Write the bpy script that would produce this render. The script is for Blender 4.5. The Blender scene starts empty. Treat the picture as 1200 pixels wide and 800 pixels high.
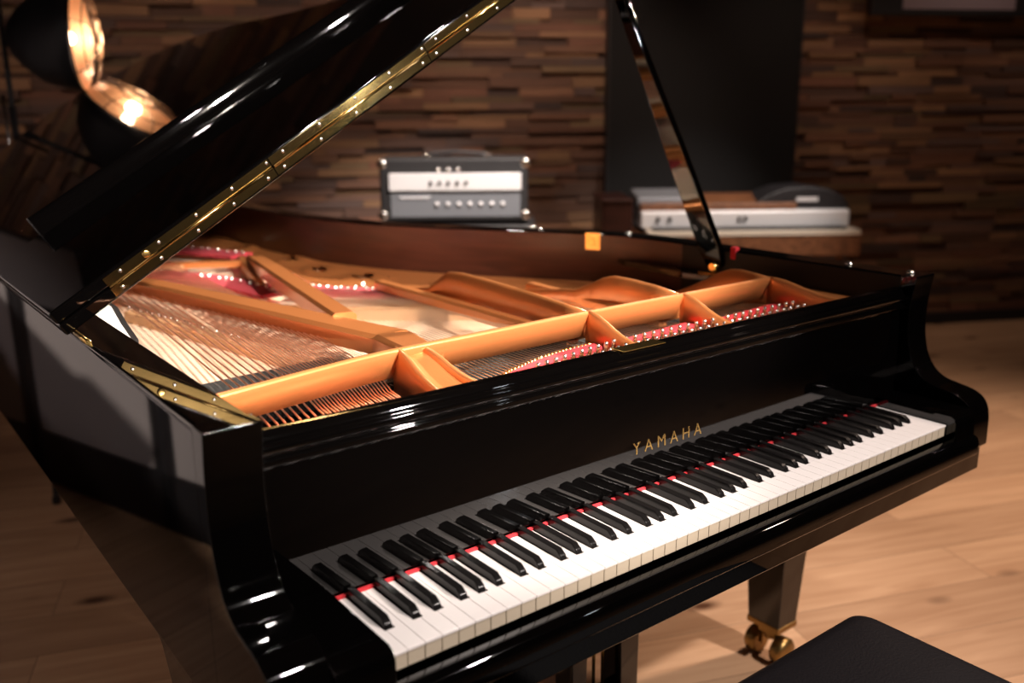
import bpy, bmesh, math, random
from mathutils import Vector, Matrix
random.seed(7)
sc = bpy.context.scene
C = sc.collection
Z0 = .745                      # white key tops above the floor; shapes below are measured from the key tops
F = -Z0
PI = math.pi

# ------------------------------------------------------------------ materials
def new_mat(name):
    m = bpy.data.materials.new(name); m.use_nodes = True
    nt = m.node_tree
    return m, nt, nt.nodes['Principled BSDF']
def mat(name, col, rough=.5, metal=0., spec=.5, coat=0., coat_rough=.03, emit=None, estr=0., ior=None, bump=0., bscale=60., sheen=0.):
    m, nt, b = new_mat(name)
    b.inputs['Base Color'].default_value = (*col, 1)
    b.inputs['Roughness'].default_value = rough
    b.inputs['Metallic'].default_value = metal
    b.inputs['Specular IOR Level'].default_value = spec
    b.inputs['Coat Weight'].default_value = coat
    b.inputs['Coat Roughness'].default_value = coat_rough
    b.inputs['Sheen Weight'].default_value = sheen
    if ior: b.inputs['IOR'].default_value = ior
    if emit:
        b.inputs['Emission Color'].default_value = (*emit, 1)
        b.inputs['Emission Strength'].default_value = estr
    if bump:
        tc = nt.nodes.new('ShaderNodeTexCoord'); n = nt.nodes.new('ShaderNodeTexNoise'); bp = nt.nodes.new('ShaderNodeBump')
        n.inputs['Scale'].default_value = bscale; n.inputs['Detail'].default_value = 3
        bp.inputs['Strength'].default_value = bump; bp.inputs['Distance'].default_value = .002
        nt.links.new(tc.outputs['Object'], n.inputs['Vector']); nt.links.new(n.outputs['Fac'], bp.inputs['Height'])
        nt.links.new(bp.outputs['Normal'], b.inputs['Normal'])
    return m
def wood_mat(name, c1, c2, rough=.4, scale=(1, 12, 12), coat=0., rotz=0.):
    m, nt, b = new_mat(name)
    N = nt.nodes; L = nt.links
    tc = N.new('ShaderNodeTexCoord'); mp = N.new('ShaderNodeMapping'); n = N.new('ShaderNodeTexNoise'); r = N.new('ShaderNodeValToRGB')
    mp.inputs['Scale'].default_value = scale; mp.inputs['Rotation'].default_value = (0, 0, rotz)
    n.inputs['Scale'].default_value = 3; n.inputs['Detail'].default_value = 6; n.inputs['Distortion'].default_value = .6
    r.color_ramp.elements[0].color = (*c1, 1); r.color_ramp.elements[1].color = (*c2, 1)
    r.color_ramp.elements[0].position = .3; r.color_ramp.elements[1].position = .7
    L.new(tc.outputs['Object'], mp.inputs['Vector']); L.new(mp.outputs['Vector'], n.inputs['Vector'])
    L.new(n.outputs['Fac'], r.inputs['Fac']); L.new(r.outputs['Color'], b.inputs['Base Color'])
    b.inputs['Roughness'].default_value = rough; b.inputs['Coat Weight'].default_value = coat
    b.inputs['Coat Roughness'].default_value = .05
    return m
M = {}
M['ebony'] = mat('black_polyester', (.0006, .0005, .0005), .03, spec=.5)
M['mahogany'] = wood_mat('dark_mahogany', (.020, .006, .004), (.045, .013, .008), .34, (1, 2, 14))
M['white_key'] = mat('white_key_plastic', (.71, .665, .645), .2, spec=.45)
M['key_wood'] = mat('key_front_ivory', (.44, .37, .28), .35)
M['black_key'] = mat('black_key_ebony', (.0045, .004, .004), .24, spec=.22)
M['red'] = mat('red_felt', (.42, .012, .020), .95, sheen=0., bump=.4, bscale=400)
M['darkred'] = mat('maroon_felt', (.30, .016, .026), .95, bump=.4, bscale=400)
M['brass'] = mat('polished_brass', (.80, .53, .18), .2, metal=1, bump=.05, bscale=30)
M['hinge_brass'] = mat('hinge_brass', (.46, .31, .115), .13, metal=1, bump=.05, bscale=30)
M['brass_dull'] = mat('aged_brass', (.30, .19, .07), .38, metal=1, bump=.2, bscale=40)
M['steel'] = mat('nickel_steel', (.72, .68, .64), .22, metal=1)
M['wire'] = mat('steel_wire', (.52, .46, .40), .32, metal=1)
M['copper'] = mat('copper_winding', (.88, .50, .36), .36, metal=1)
M['blackfelt_shade'] = mat('black_felt_and_shade', (.012, .013, .012), .9)
M['darkgap'] = mat('dark_action_cavity', (.012, .010, .009), .85)
M['leather'] = mat('black_leatherette', (.0035, .0025, .0035), .6, spec=.18, bump=.35, bscale=220)
M['silver'] = mat('brushed_aluminium', (.80, .79, .80), .42, metal=.25)
M['greypanel'] = mat('grey_control_panel', (.20, .21, .23), .5, metal=.3)
M['satin'] = mat('satin_black_lining_and_shade', (.006, .005, .005), .6, spec=.25)
M['black'] = mat('black_paint', (.012, .011, .013), .55)
M['tolex'] = mat('black_tolex', (.012, .011, .012), .6, bump=.4, bscale=300)
M['fabric'] = mat('black_acoustic_fabric', (.005, .005, .0055), .95, bump=.2, bscale=250)
M['greyfabric'] = mat('grey_acoustic_fabric', (.30, .27, .27), .9, bump=.3, bscale=200)
M['plaster'] = mat('dark_plaster', (.06, .052, .05), .85)
M['ceilingm'] = mat('ceiling_paint', (.035, .032, .032), .9)
M['cream'] = mat('cream_keys', (.62, .55, .45), .4)
M['walnut'] = wood_mat('walnut_case', (.10, .038, .016), (.23, .095, .042), .45, (2, 14, 14))
M['cloth'] = mat('grille_cloth', (.035, .033, .032), .9, bump=.5, bscale=300)
M['screen'] = mat('grey_screen', (.30, .25, .29), .5)
M['copperlamp'] = mat('lamp_reflector', (.95, .62, .42), .35, metal=.9)
M['bulb'] = mat('lamp_bulb', (1, .9, .8), .3, emit=(1., .72, .45), estr=22)
M['frost'] = mat('lamp_glow_reflector', (.95, .68, .50), .5, metal=.2)
# gold bronze plate paint
def goldmat():
    m, nt, b = new_mat('gold_plate_lacquer')
    N = nt.nodes; L = nt.links
    b.inputs['Base Color'].default_value = (.50, .18, .055, 1)
    b.inputs['Metallic'].default_value = .6; b.inputs['Roughness'].default_value = .33
    b.inputs['Coat Weight'].default_value = .35; b.inputs['Coat Roughness'].default_value = .12
    tc = N.new('ShaderNodeTexCoord'); n = N.new('ShaderNodeTexNoise'); bp = N.new('ShaderNodeBump')
    n.inputs['Scale'].default_value = 700; bp.inputs['Strength'].default_value = .12; bp.inputs['Distance'].default_value = .001
    L.new(tc.outputs['Object'], n.inputs['Vector']); L.new(n.outputs['Fac'], bp.inputs['Height']); L.new(bp.outputs['Normal'], b.inputs['Normal'])
    return m
M['gold'] = goldmat()
M['spruce'] = wood_mat('spruce_soundboard', (.90, .68, .48), (.94, .78, .60), .30, (26, 1.2, 1), coat=.4)
M['lit_patch'] = mat('lit_patch_pale', (.90, .84, .76), .35)  # pale colour standing for strong light on the bass corner
M['bridgewood'] = wood_mat('maple_bridge', (.45, .25, .12), (.58, .35, .18), .4)

# oak floor
def floormat():
    m, nt, b = new_mat('oak_planks')
    N = nt.nodes; L = nt.links
    tc = N.new('ShaderNodeTexCoord'); mp = N.new('ShaderNodeMapping')
    mp.inputs['Rotation'].default_value = (0, 0, math.radians(21))
    L.new(tc.outputs['Object'], mp.inputs['Vector'])
    br = N.new('ShaderNodeTexBrick'); br.offset = .37; br.squash = 1
    br.inputs['Scale'].default_value = 1; br.inputs['Brick Width'].default_value = 1.9; br.inputs['Row Height'].default_value = .20
    br.inputs['Mortar Size'].default_value = .0014; br.inputs['Mortar Smooth'].default_value = .3
    br.inputs['Color1'].default_value = (.0, .0, .0, 1); br.inputs['Color2'].default_value = (1, 1, 1, 1); br.inputs['Mortar'].default_value = (.5, .5, .5, 1)
    L.new(mp.outputs['Vector'], br.inputs['Vector'])
    mp2 = N.new('ShaderNodeMapping'); mp2.inputs['Scale'].default_value = (.8, 9, 1); L.new(mp.outputs['Vector'], mp2.inputs['Vector'])
    add = N.new('ShaderNodeVectorMath'); add.operation = 'ADD'
    sc_ = N.new('ShaderNodeVectorMath'); sc_.operation = 'SCALE'; sc_.inputs['Scale'].default_value = 7.3
    L.new(br.outputs['Color'], sc_.inputs[0]); L.new(mp2.outputs['Vector'], add.inputs[0]); L.new(sc_.outputs[0], add.inputs[1])
    n = N.new('ShaderNodeTexNoise'); n.inputs['Scale'].default_value = 2.6; n.inputs['Detail'].default_value = 8; n.inputs['Distortion'].default_value = 1.1
    L.new(add.outputs[0], n.inputs['Vector'])
    r = N.new('ShaderNodeValToRGB'); r.color_ramp.elements[0].position = .25; r.color_ramp.elements[1].position = .8
    r.color_ramp.elements[0].color = (.45, .265, .150, 1); r.color_ramp.elements[1].color = (.66, .435, .270, 1)
    L.new(n.outputs['Fac'], r.inputs['Fac'])
    mx = N.new('ShaderNodeMixRGB'); mx.blend_type = 'MULTIPLY'; mx.inputs['Fac'].default_value = 1
    r2 = N.new('ShaderNodeValToRGB'); r2.color_ramp.elements[0].color = (.78, .74, .72, 1); r2.color_ramp.elements[1].color = (1.05, 1.02, 1, 1)
    L.new(br.outputs['Color'], r2.inputs['Fac']); L.new(r.outputs['Color'], mx.inputs['Color1']); L.new(r2.outputs['Color'], mx.inputs['Color2'])
    # knots
    vo = N.new('ShaderNodeTexVoronoi'); vo.inputs['Scale'].default_value = 1.0
    mp3 = N.new('ShaderNodeMapping'); mp3.inputs['Scale'].default_value = (2.6, 5.6, 1); L.new(mp.outputs['Vector'], mp3.inputs['Vector']); L.new(mp3.outputs['Vector'], vo.inputs['Vector'])
    r3 = N.new('ShaderNodeValToRGB'); r3.color_ramp.elements[0].position = .045; r3.color_ramp.elements[1].position = .17
    r3.color_ramp.elements[0].color = (.16, .10, .07, 1); r3.color_ramp.elements[1].color = (1, 1, 1, 1)
    L.new(vo.outputs['Distance'], r3.inputs['Fac'])
    mx2 = N.new('ShaderNodeMixRGB'); mx2.blend_type = 'MULTIPLY'; mx2.inputs['Fac'].default_value = 1
    L.new(mx.outputs['Color'], mx2.inputs['Color1']); L.new(r3.outputs['Color'], mx2.inputs['Color2'])
    mx3 = N.new('ShaderNodeMixRGB'); mx3.blend_type = 'MIX'; mx3.inputs['Color2'].default_value = (.12, .06, .03, 1)
    sc2 = N.new('ShaderNodeMath'); sc2.operation = 'MULTIPLY'; sc2.inputs[1].default_value = .75
    L.new(br.outputs['Fac'], sc2.inputs[0]); L.new(sc2.outputs[0], mx3.inputs['Fac']); L.new(mx2.outputs['Color'], mx3.inputs['Color1'])
    L.new(mx3.outputs['Color'], b.inputs['Base Color'])
    b.inputs['Roughness'].default_value = .46; b.inputs['Specular IOR Level'].default_value = .35
    bp = N.new('ShaderNodeBump'); bp.inputs['Strength'].default_value = .25; bp.inputs['Distance'].default_value = .002
    L.new(n.outputs['Fac'], bp.inputs['Height']); L.new(bp.outputs['Normal'], b.inputs['Normal'])
    return m
M['floor'] = floormat()
def slatmat():
    m, nt, b = new_mat('reclaimed_wood_strips')
    N = nt.nodes; L = nt.links
    at = N.new('ShaderNodeAttribute'); at.attribute_name = 'strip_tone'
    tc = N.new('ShaderNodeTexCoord'); mp = N.new('ShaderNodeMapping'); mp.inputs['Scale'].default_value = (3, 3, 45)
    n = N.new('ShaderNodeTexNoise'); n.inputs['Scale'].default_value = 1.6; n.inputs['Detail'].default_value = 5
    L.new(tc.outputs['Object'], mp.inputs['Vector']); L.new(mp.outputs['Vector'], n.inputs['Vector'])
    r = N.new('ShaderNodeValToRGB'); r.color_ramp.elements[0].color = (.55, .52, .5, 1); r.color_ramp.elements[1].color = (1.3, 1.25, 1.2, 1)
    L.new(n.outputs['Fac'], r.inputs['Fac'])
    mx = N.new('ShaderNodeMixRGB'); mx.blend_type = 'MULTIPLY'; mx.inputs['Fac'].default_value = 1
    L.new(at.outputs['Color'], mx.inputs['Color1']); L.new(r.outputs['Color'], mx.inputs['Color2']); L.new(mx.outputs['Color'], b.inputs['Base Color'])
    b.inputs['Roughness'].default_value = .62
    return m
M['slats'] = slatmat()

# ------------------------------------------------------------------ mesh helpers
class MB:
    def __init__(s): s.v = []; s.f = []; s.mi = []; s.sm = []
    def add(s, vs, fs, mi=0, smooth=False):
        o = len(s.v); s.v += [tuple(v) for v in vs]
        for f in fs: s.f.append([i+o for i in f]); s.mi.append(mi); s.sm.append(smooth)
        return s
    def box(s, x0, x1, y0, y1, z0, z1, mi=0):
        vs = [(x, y, z) for z in (z0, z1) for y in (y0, y1) for x in (x0, x1)]
        return s.add(vs, [(0, 2, 3, 1), (4, 5, 7, 6), (0, 1, 5, 4), (2, 6, 7, 3), (0, 4, 6, 2), (1, 3, 7, 5)], mi)
    def bbox(s, o, ax, ay, az, mi=0):            # oriented box: origin corner + three edge vectors
        o, ax, ay, az = map(Vector, (o, ax, ay, az))
        vs = [o+ax*i+ay*j+az*k for k in (0, 1) for j in (0, 1) for i in (0, 1)]
        return s.add(vs, [(0, 2, 3, 1), (4, 5, 7, 6), (0, 1, 5, 4), (2, 6, 7, 3), (0, 4, 6, 2), (1, 3, 7, 5)], mi)
    def prism(s, poly, d, mi=0, smooth=False):    # closed planar polygon of 3-D points pushed along d
        n = len(poly); d = Vector(d); a = [Vector(p) for p in poly]; vs = a+[p+d for p in a]
        s.add(vs, [list(range(n))[::-1], [i+n for i in range(n)]], mi)
        o = len(s.v)-2*n
        for i in range(n):
            j = (i+1) % n; s.f.append([o+i, o+j, o+n+j, o+n+i]); s.mi.append(mi); s.sm.append(smooth)
        return s
    def tube(s, pts, r, seg=8, mi=0, cap=True, smooth=True):
        pts = [Vector(p) for p in pts]; n = len(pts); rs = r if isinstance(r, (list, tuple)) else [r]*n
        o = len(s.v); prev = None
        for i, p in enumerate(pts):
            t = (pts[min(i+1, n-1)]-pts[max(i-1, 0)]).normalized()
            if prev is None:
                a = t.cross(Vector((0, 0, 1)))
                if a.length < .1: a = t.cross(Vector((1, 0, 0)))
            else: a = prev-t*prev.dot(t)
            a.normalize(); prev = a; b = t.cross(a)
            for k in range(seg):
                w = 2*PI*k/seg; s.v.append(tuple(p+(a*math.cos(w)+b*math.sin(w))*rs[i]))
        for i in range(n-1):
            for k in range(seg):
                k2 = (k+1) % seg
                s.f.append([o+i*seg+k, o+i*seg+k2, o+(i+1)*seg+k2, o+(i+1)*seg+k]); s.mi.append(mi); s.sm.append(smooth)
        if cap:
            s.f.append([o+k for k in range(seg)][::-1]); s.mi.append(mi); s.sm.append(False)
            s.f.append([o+(n-1)*seg+k for k in range(seg)]); s.mi.append(mi); s.sm.append(False)
        return s
    def lathe(s, o, axis, prof, seg=24, mi=0, smooth=True, cap=True):   # prof = [(distance along axis, radius)]
        axis = Vector(axis).normalized(); a = axis.cross(Vector((0, 0, 1)))
        if a.length < .1: a = axis.cross(Vector((1, 0, 0)))
        a.normalize(); b = axis.cross(a); o = Vector(o); k0 = len(s.v)
        for d, r in prof:
            for k in range(seg):
                w = 2*PI*k/seg; s.v.append(tuple(o+axis*d+(a*math.cos(w)+b*math.sin(w))*r))
        for i in range(len(prof)-1):
            for k in range(seg):
                k2 = (k+1) % seg
                s.f.append([k0+i*seg+k, k0+i*seg+k2, k0+(i+1)*seg+k2, k0+(i+1)*seg+k]); s.mi.append(mi); s.sm.append(smooth)
        if cap:
            if prof[0][1] > 1e-4: s.f.append([k0+k for k in range(seg)][::-1]); s.mi.append(mi); s.sm.append(False)
            if prof[-1][1] > 1e-4: s.f.append([k0+(len(prof)-1)*seg+k for k in range(seg)]); s.mi.append(mi); s.sm.append(False)
        return s
    def build(s, name, mats, parent=None, bevel=0, bseg=2, recalc=True, smooth=False):
        if not isinstance(mats, (list, tuple)): mats = [mats]
        me = bpy.data.meshes.new(name)
        off = Vector((0, 0, Z0))
        if parent is not None:
            root = parent
            while root.parent: root = root.parent
            off = off-root.location
        me.from_pydata([tuple(Vector(v)+off) for v in s.v], [], s.f)
        for m in mats: me.materials.append(m)
        for p, mi, sm in zip(me.polygons, s.mi, s.sm): p.material_index = mi; p.use_smooth = sm or smooth
        if recalc:
            bm = bmesh.new(); bm.from_mesh(me)
            bmesh.ops.remove_doubles(bm, verts=bm.verts, dist=1e-6)
            bmesh.ops.recalc_face_normals(bm, faces=bm.faces)
            bm.to_mesh(me); bm.free()
        o = bpy.data.objects.new(name, me); C.objects.link(o)
        if parent is not None: o.parent = parent
        if bevel:
            b = o.modifiers.new('edge', 'BEVEL'); b.width = bevel; b.segments = bseg; b.limit_method = 'ANGLE'; b.angle_limit = math.radians(35)
            b.harden_normals = True
            for p in me.polygons: p.use_smooth = True
        return o
def tag(o, label=None, cat=None, group=None, kind=None):
    if label: o['label'] = label
    if cat: o['category'] = cat
    if group: o['group'] = group
    if kind: o['kind'] = kind
    return o
def thing(name, loc, label, cat, group=None):
    o = bpy.data.objects.new(name, None); C.objects.link(o)
    o.location = (loc[0], loc[1], loc[2]+Z0); o.empty_display_size = .1
    bpy.context.view_layer.update()
    return tag(o, label, cat, group)
def smooth_curve(pts, n=8, closed=False):        # Catmull-Rom
    out = []; N_ = len(pts)
    P_ = [Vector(p) for p in pts]
    rng = range(N_ if closed else N_-1)
    for i in rng:
        p0 = P_[(i-1) % N_] if closed or i > 0 else P_[0]*2-P_[1]
        p1 = P_[i]; p2 = P_[(i+1) % N_]
        p3 = P_[(i+2) % N_] if closed or i+2 < N_ else P_[-1]*2-P_[-2]
        for k in range(n):
            t = k/n
            out.append(.5*((2*p1)+(p2-p0)*t+(2*p0-5*p1+4*p2-p3)*t*t+(3*p1-p0-3*p2+p3)*t**3))
    if not closed: out.append(P_[-1])
    return out
def interp(x, xs, ys):
    if x <= xs[0]: return ys[0]
    for a, b, c, d in zip(xs, xs[1:], ys, ys[1:]):
        if x <= b: return c+(d-c)*(x-a)/(b-a)
    return ys[-1]

def resample(pts, n):
    L_ = [0]
    for a, b in zip(pts, pts[1:]): L_.append(L_[-1]+(b-a).length)
    out = []
    for i in range(n):
        d = L_[-1]*i/(n-1)
        for k in range(len(pts)-1):
            if d <= L_[k+1]+1e-9:
                f = (d-L_[k])/max(L_[k+1]-L_[k], 1e-9); out.append(pts[k].lerp(pts[k+1], f)); break
    return out

# ------------------------------------------------------------------ room
# back wall: strips of reclaimed wood, heading -28 degrees
WO = Vector((5.056, 2.07, 0)); WD = Vector((math.cos(math.radians(-28)), math.sin(math.radians(-28)), 0)); WN = Vector((-WD.y, WD.x, 0))
CEIL = 2.15
def back_wall():
    m = MB(); cols = []
    pal = [(.15, .075, .045), (.12, .062, .040), (.19, .10, .06), (.09, .05, .037), (.22, .125, .07), (.13, .075, .055), (.17, .08, .05), (.26, .15, .08), (.07, .044, .038), (.12, .08, .07), (.15, .10, .055)]
    z = F; 
    while z < CEIL:
        h = random.choice((.026, .032, .038, .046, .055)); h = min(h, CEIL-z)
        x = -6.6-random.random()*.5
        while x < 3.2:
            w = random.uniform(.12, .5); d = random.uniform(.0, .032)
            o = WO+WD*x+Vector((0, 0, z))+WN*.0
            m.bbox(o-WN*d, WD*(w-.002), WN*(d+.02), Vector((0, 0, h-.002)))
            c = random.choice(pal); k = random.uniform(.65, 1.35)
            cols += [tuple(q*k for q in c)]*6
            x += w
        z += h
    ob = m.build('wall_back', M['slats'], recalc=False)
    at = ob.data.attributes.new('strip_tone', 'FLOAT_COLOR', 'FACE')
    for i, c in enumerate(cols): at.data[i].color = (*c, 1)
    # backing behind the strips
    return tag(ob, kind='structure')
back_wall()
b = MB(); b.bbox(WO+WD*-7.3+WN*.021+Vector((0, 0, F)), WD*10.7, WN*.1, Vector((0, 0, CEIL-F)))
tag(b.build('trim_1', M['black']), kind='structure')
def wpt(x, d=0, z=0): return WO+WD*x-WN*d+Vector((0, 0, z))      # point on/in front of the back wall
def slab(name, a, b_, t, m_):
    a = Vector(a); b_ = Vector(b_); d = (b_-a); n = Vector((-d.y, d.x, 0)).normalized()*t
    mm = MB(); mm.bbox((a.x, a.y, F), d, n, (0, 0, CEIL-F)); return tag(mm.build(name, m_), kind='structure')
cBL = wpt(-7.2); cBR = wpt(3.3)
FW = 4.6        # depth of the room in front of the piano
cFL = Vector((-3.6, -3.8, 0)); cFR = Vector((6.4, -3.8, 0))
slab('wall_left', cFL, (cBL.x, cBL.y, 0), .1, M['plaster'])
slab('wall_right', (cBR.x, cBR.y, 0), cFR, .1, M['plaster'])
slab('wall_front', cFR, cFL, .1, M['plaster'])
fl = MB(); poly = [cFL, cFR, cBR+Vector((.2, 0, 0)), cBL+WN*.2]
fl.prism([(p.x, p.y, F-.05) for p in poly], (0, 0, .05)); tag(fl.build('floor', M['floor']), kind='structure')
cl = MB(); cl.prism([(p.x, p.y, CEIL) for p in poly], (0, 0, .05)); tag(cl.build('ceiling', M['ceilingm']), kind='structure')
bb = MB(); bb.bbox(wpt(-7, .045, F), WD*10, WN*.02, Vector((0, 0, .07))); tag(bb.build('baseboard_back', M['black']), kind='structure')

# ------------------------------------------------------------------ grand piano
piano = thing('grand_piano', (.6, .8, F), 'black polished concert grand piano with its lid propped open, gold frame and full keyboard showing', 'piano')
XL, XR = -.143, 1.365            # outer case
IL, IR = -.075, 1.298            # inner case
TOP = .26; BOT = -.115
outer = [(XL, .16), (XL, .6), (XL, 1.2), (XL, 1.9), (XL, 2.45), (-.10, 2.66), (.05, 2.83), (.3, 2.97), (.55, 3.04), (.72, 2.99), (.83, 2.83), (.875, 2.6), (.872, 2.34), (.875, 2.15), (.885, 2.0), (.925, 1.80), (.985, 1.63), (1.06, 1.49), (1.15, 1.34), (1.25, 1.19), (1.335, 1.04), (1.372, .88), (1.374, .72), (1.368, .5), (XR, .16)]
oc = smooth_curve([(x, y, 0) for x, y in outer], 5)
def offset_path(pts, d):
    out = []
    for i, p in enumerate(pts):
        t = pts[min(i+1, len(pts)-1)]-pts[max(i-1, 0)]; t.normalize()
        out.append(p+Vector((t.y, -t.x, 0))*d)
    return out
ic = offset_path(oc, .067)
def strip_solid(m, A, B, z0, z1, mi_out=0, mi_in=0, mi_top=0):
    n = len(A); o = len(m.v)
    for z in (z0, z1):
        for p in A: m.v.append((p.x, p.y, z))
        for p in B: m.v.append((p.x, p.y, z))
    def q(f, mi): m.f.append(f); m.mi.append(mi); m.sm.append(mi != mi_top or False)
    for i in range(n-1):
        q([o+i, o+i+1, o+2*n+i+1, o+2*n+i], mi_out)
        q([o+n+i, o+3*n+i, o+3*n+i+1, o+n+i+1], mi_in)
        m.f.append([o+2*n+i, o+2*n+i+1, o+3*n+i+1, o+3*n+i]); m.mi.append(mi_top); m.sm.append(False)
        m.f.append([o+i, o+n+i, o+n+i+1, o+i+1]); m.mi.append(mi_top); m.sm.append(False)
    for i in (0, n-1):
        m.f.append([o+i, o+2*n+i, o+3*n+i, o+n+i]); m.mi.append(mi_out); m.sm.append(False)
# case: vertical wall all round, rounded top edge via a small shoulder
m = MB()
def rim_layers(A, B):
    # outer wall with rounded shoulders
    prof = [(0, BOT), (0, BOT+.002), (0, TOP-.0072), (0, TOP-.006), (.0018, TOP-.0018), (.006, TOP)]
    n = len(A); o = len(m.v); ins = []
    for d, z in prof:
        Q = offset_path(A, d) if d else A
        for p in Q: m.v.append((p.x, p.y, z))
    L_ = len(prof)
    for k in range(L_-1):
        for i in range(n-1):
            m.f.append([o+k*n+i, o+k*n+i+1, o+(k+1)*n+i+1, o+(k+1)*n+i]); m.mi.append(0); m.sm.append(True)
    prof2 = [(0, TOP-.004), (0, .0)]
    B1 = offset_path(B, -.004); b0 = len(m.v)
    for Q, z in ((B1, TOP), (B, TOP-.004), (B, TOP-.006), (B, BOT)):
        for p in Q: m.v.append((p.x, p.y, z))
    for i in range(n-1):
        m.f.append([o+(L_-1)*n+i, o+(L_-1)*n+i+1, b0+i+1, b0+i]); m.mi.append(0); m.sm.append(False)
        m.f.append([b0+i, b0+i+1, b0+n+i+1, b0+n+i]); m.mi.append(0); m.sm.append(True)
        blk = 2 if B[i].x > 1.2 and B[i].y < .78 else 1
        m.f.append([b0+n+i, b0+n+i+1, b0+2*n+i+1, b0+2*n+i]); m.mi.append(blk); m.sm.append(True)
        m.f.append([b0+2*n+i, b0+2*n+i+1, b0+3*n+i+1, b0+3*n+i]); m.mi.append(blk); m.sm.append(True)
        m.f.append([b0+3*n+i, b0+3*n+i+1, o+i+1, o+i]); m.mi.append(0); m.sm.append(False)
rim_layers(oc, ic)
rim = m.build('case_rim', [M['ebony'], M['mahogany'], M['satin']], piano, recalc=True)
# arms at both ends of the keyboard
prof = [(.16, TOP), (.128, TOP), (.1265, .258), (.130, .235), (.134, .20), (.1345, .165), (.132, .135), (.125, .103), (.113, .078), (.097, .060), (.078, .050), (.055, .045), (.026, .040), (.008, .033), (-.005, .022), (-.0125, .006), (-.016, -.015), (-.017, -.066), (-.013, -.071), (.16, -.071)]
mid_ = [(0, y, z) for y, z in prof[2:17]]
prof = prof[:2]+[(p_.y, p_.z) for p_ in smooth_curve(mid_, 4)]+prof[17:]
for x0 in (XL, IR):
    a = MB(); a.prism([(x0, y, z) for y, z in prof], (XR-IR+.001 if x0 > 0 else .068, 0, 0))
    a.build('case_arm', M['ebony'], piano, bevel=.004, bseg=3)
for x0, x1 in ((IL, -.0025), (1.2245, IR)):
    a = MB(); pr = [(.148, .020), (-.006, .020), (-.016, .016), (-.021, .006), (-.022, -.066), (.148, -.066)]
    a.prism([(x0, y, z) for y, z in pr], (x1-x0, 0, 0)); a.build('cheek_block', M['ebony'], piano, bevel=.003, bseg=3)
a = MB(); pr = [(.0-.004, -.030), (-.022, -.030), (-.030, -.034), (-.034, -.043), (-.034, -.066), (-.028, -.071), (-.004, -.071)]
a.prism([(IL+.001, y, z) for y, z in pr], (IR-IL-.002, 0, 0)); a.build('key_slip', M['ebony'], piano, bevel=.0025, bseg=3)
a = MB(); a.box(XL+.003, XR-.003, -.008, .46, -.122, -.071); a.build('key_bed', M['ebony'], piano, bevel=.003, bseg=2)
# fallboard, felt, music rail
a = MB(); pr = [(.1485, .006), (.1485+.006, .195), (.180, .195), (.180, .006)]
a.prism([(IL, y, z) for y, z in pr], (IR-IL, 0, 0)); fb = a.build('fallboard', M['ebony'], piano, bevel=.0015)
a = MB(); a.box(IL+.03, IR-.03, .1430, .1485, -.004, .0035); a.build('felt_strip', M['red'], piano)
a = MB(); pr = [(.1525, .190), (.1485, .194), (.1480, .2015), (.1515, .205), (.1515, .2075), (.1460, .2105), (.1445, .2155), (.1455, .220), (.150, .2225), (.150, .2260), (.1535, .2310), (.160, .2335), (.176, .2335), (.178, .230), (.178, .190)]
a.prism([(IL+.0005, y, z) for y, z in pr], (IR-IL-.001, 0, 0), smooth=False)
rail = a.build('music_rail', M['ebony'], piano, bevel=.0012, bseg=2)
a = MB(); a.box(.505, .598, .1505, .1775, .2338, .2356); a.build('lock_plate', M['brass'], rail, bevel=.0006)
# brand lettering inlaid in brass on the fallboard
def letters(txt, size, spacing, mat_, parent, name, origin, right, up, nrm, depth=.0006):
    cu = bpy.data.curves.new('t', 'FONT'); cu.body = txt; cu.size = size; cu.extrude = depth; cu.space_character = spacing; cu.align_x = 'CENTER'
    ob = bpy.data.objects.new('t', cu); C.objects.link(ob)
    bpy.context.view_layer.update()
    me = bpy.data.meshes.new_from_object(ob.evaluated_get(bpy.context.evaluated_depsgraph_get()))
    C.objects.unlink(ob); bpy.data.objects.remove(ob)
    R_ = Matrix((right, up, nrm)).transposed().to_4x4()
    root = parent
    while root.parent: root = root.parent
    me.transform(Matrix.Translation(Vector(origin)+Vector((0, 0, Z0))-root.location) @ R_)
    me.materials.clear(); me.materials.append(mat_); me.name = name
    o = bpy.data.objects.new(name, me); C.objects.link(o); o.parent = parent
    return o
letters('YAMAHA', .0285, 1.62, M['brass'], fb, 'brand_lettering', (.611, .1485+.0018, .0620), Vector((1, 0, 0)), Vector((0, .0317, .9995)), Vector((0, -.9995, .0317)))

# keys
KW = .0235
pattern = {}                      # white index -> black key centred near its left boundary
blacks = []
blacks.append((1, .0046))
for o_ in range(7):
    for a_, k in ((3, -.0035), (4, .0035), (6, -.0046), (7, 0), (8, .0046)): blacks.append((o_*7+a_, k))
bx = {i: KW*i+k for i, k in blacks}
BW = .0115
for i in range(52):
    x0 = i*KW+.00025; x1 = (i+1)*KW-.00025
    l = bx[i]+BW/2+.0012 if i in bx else x0
    r = bx[i+1]-BW/2-.0012 if (i+1) in bx else x1
    k = MB()
    poly_ = [(x0, -.0015), (x1, -.0015), (x1, .047)]
    if r != x1: poly_ += [(r, .047)]
    poly_ += [(r, .146), (l, .146)]
    if l != x0: poly_ += [(l, .047)]
    poly_ += [(x0, .047)]
    k.prism([(x, y, -.0035) for x, y in poly_], (0, 0, .0035), 0)
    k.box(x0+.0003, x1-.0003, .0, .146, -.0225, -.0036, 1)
    k.build('white_key', [M['white_key'], M['key_wood']], piano, bevel=.0004, bseg=2)
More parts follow.
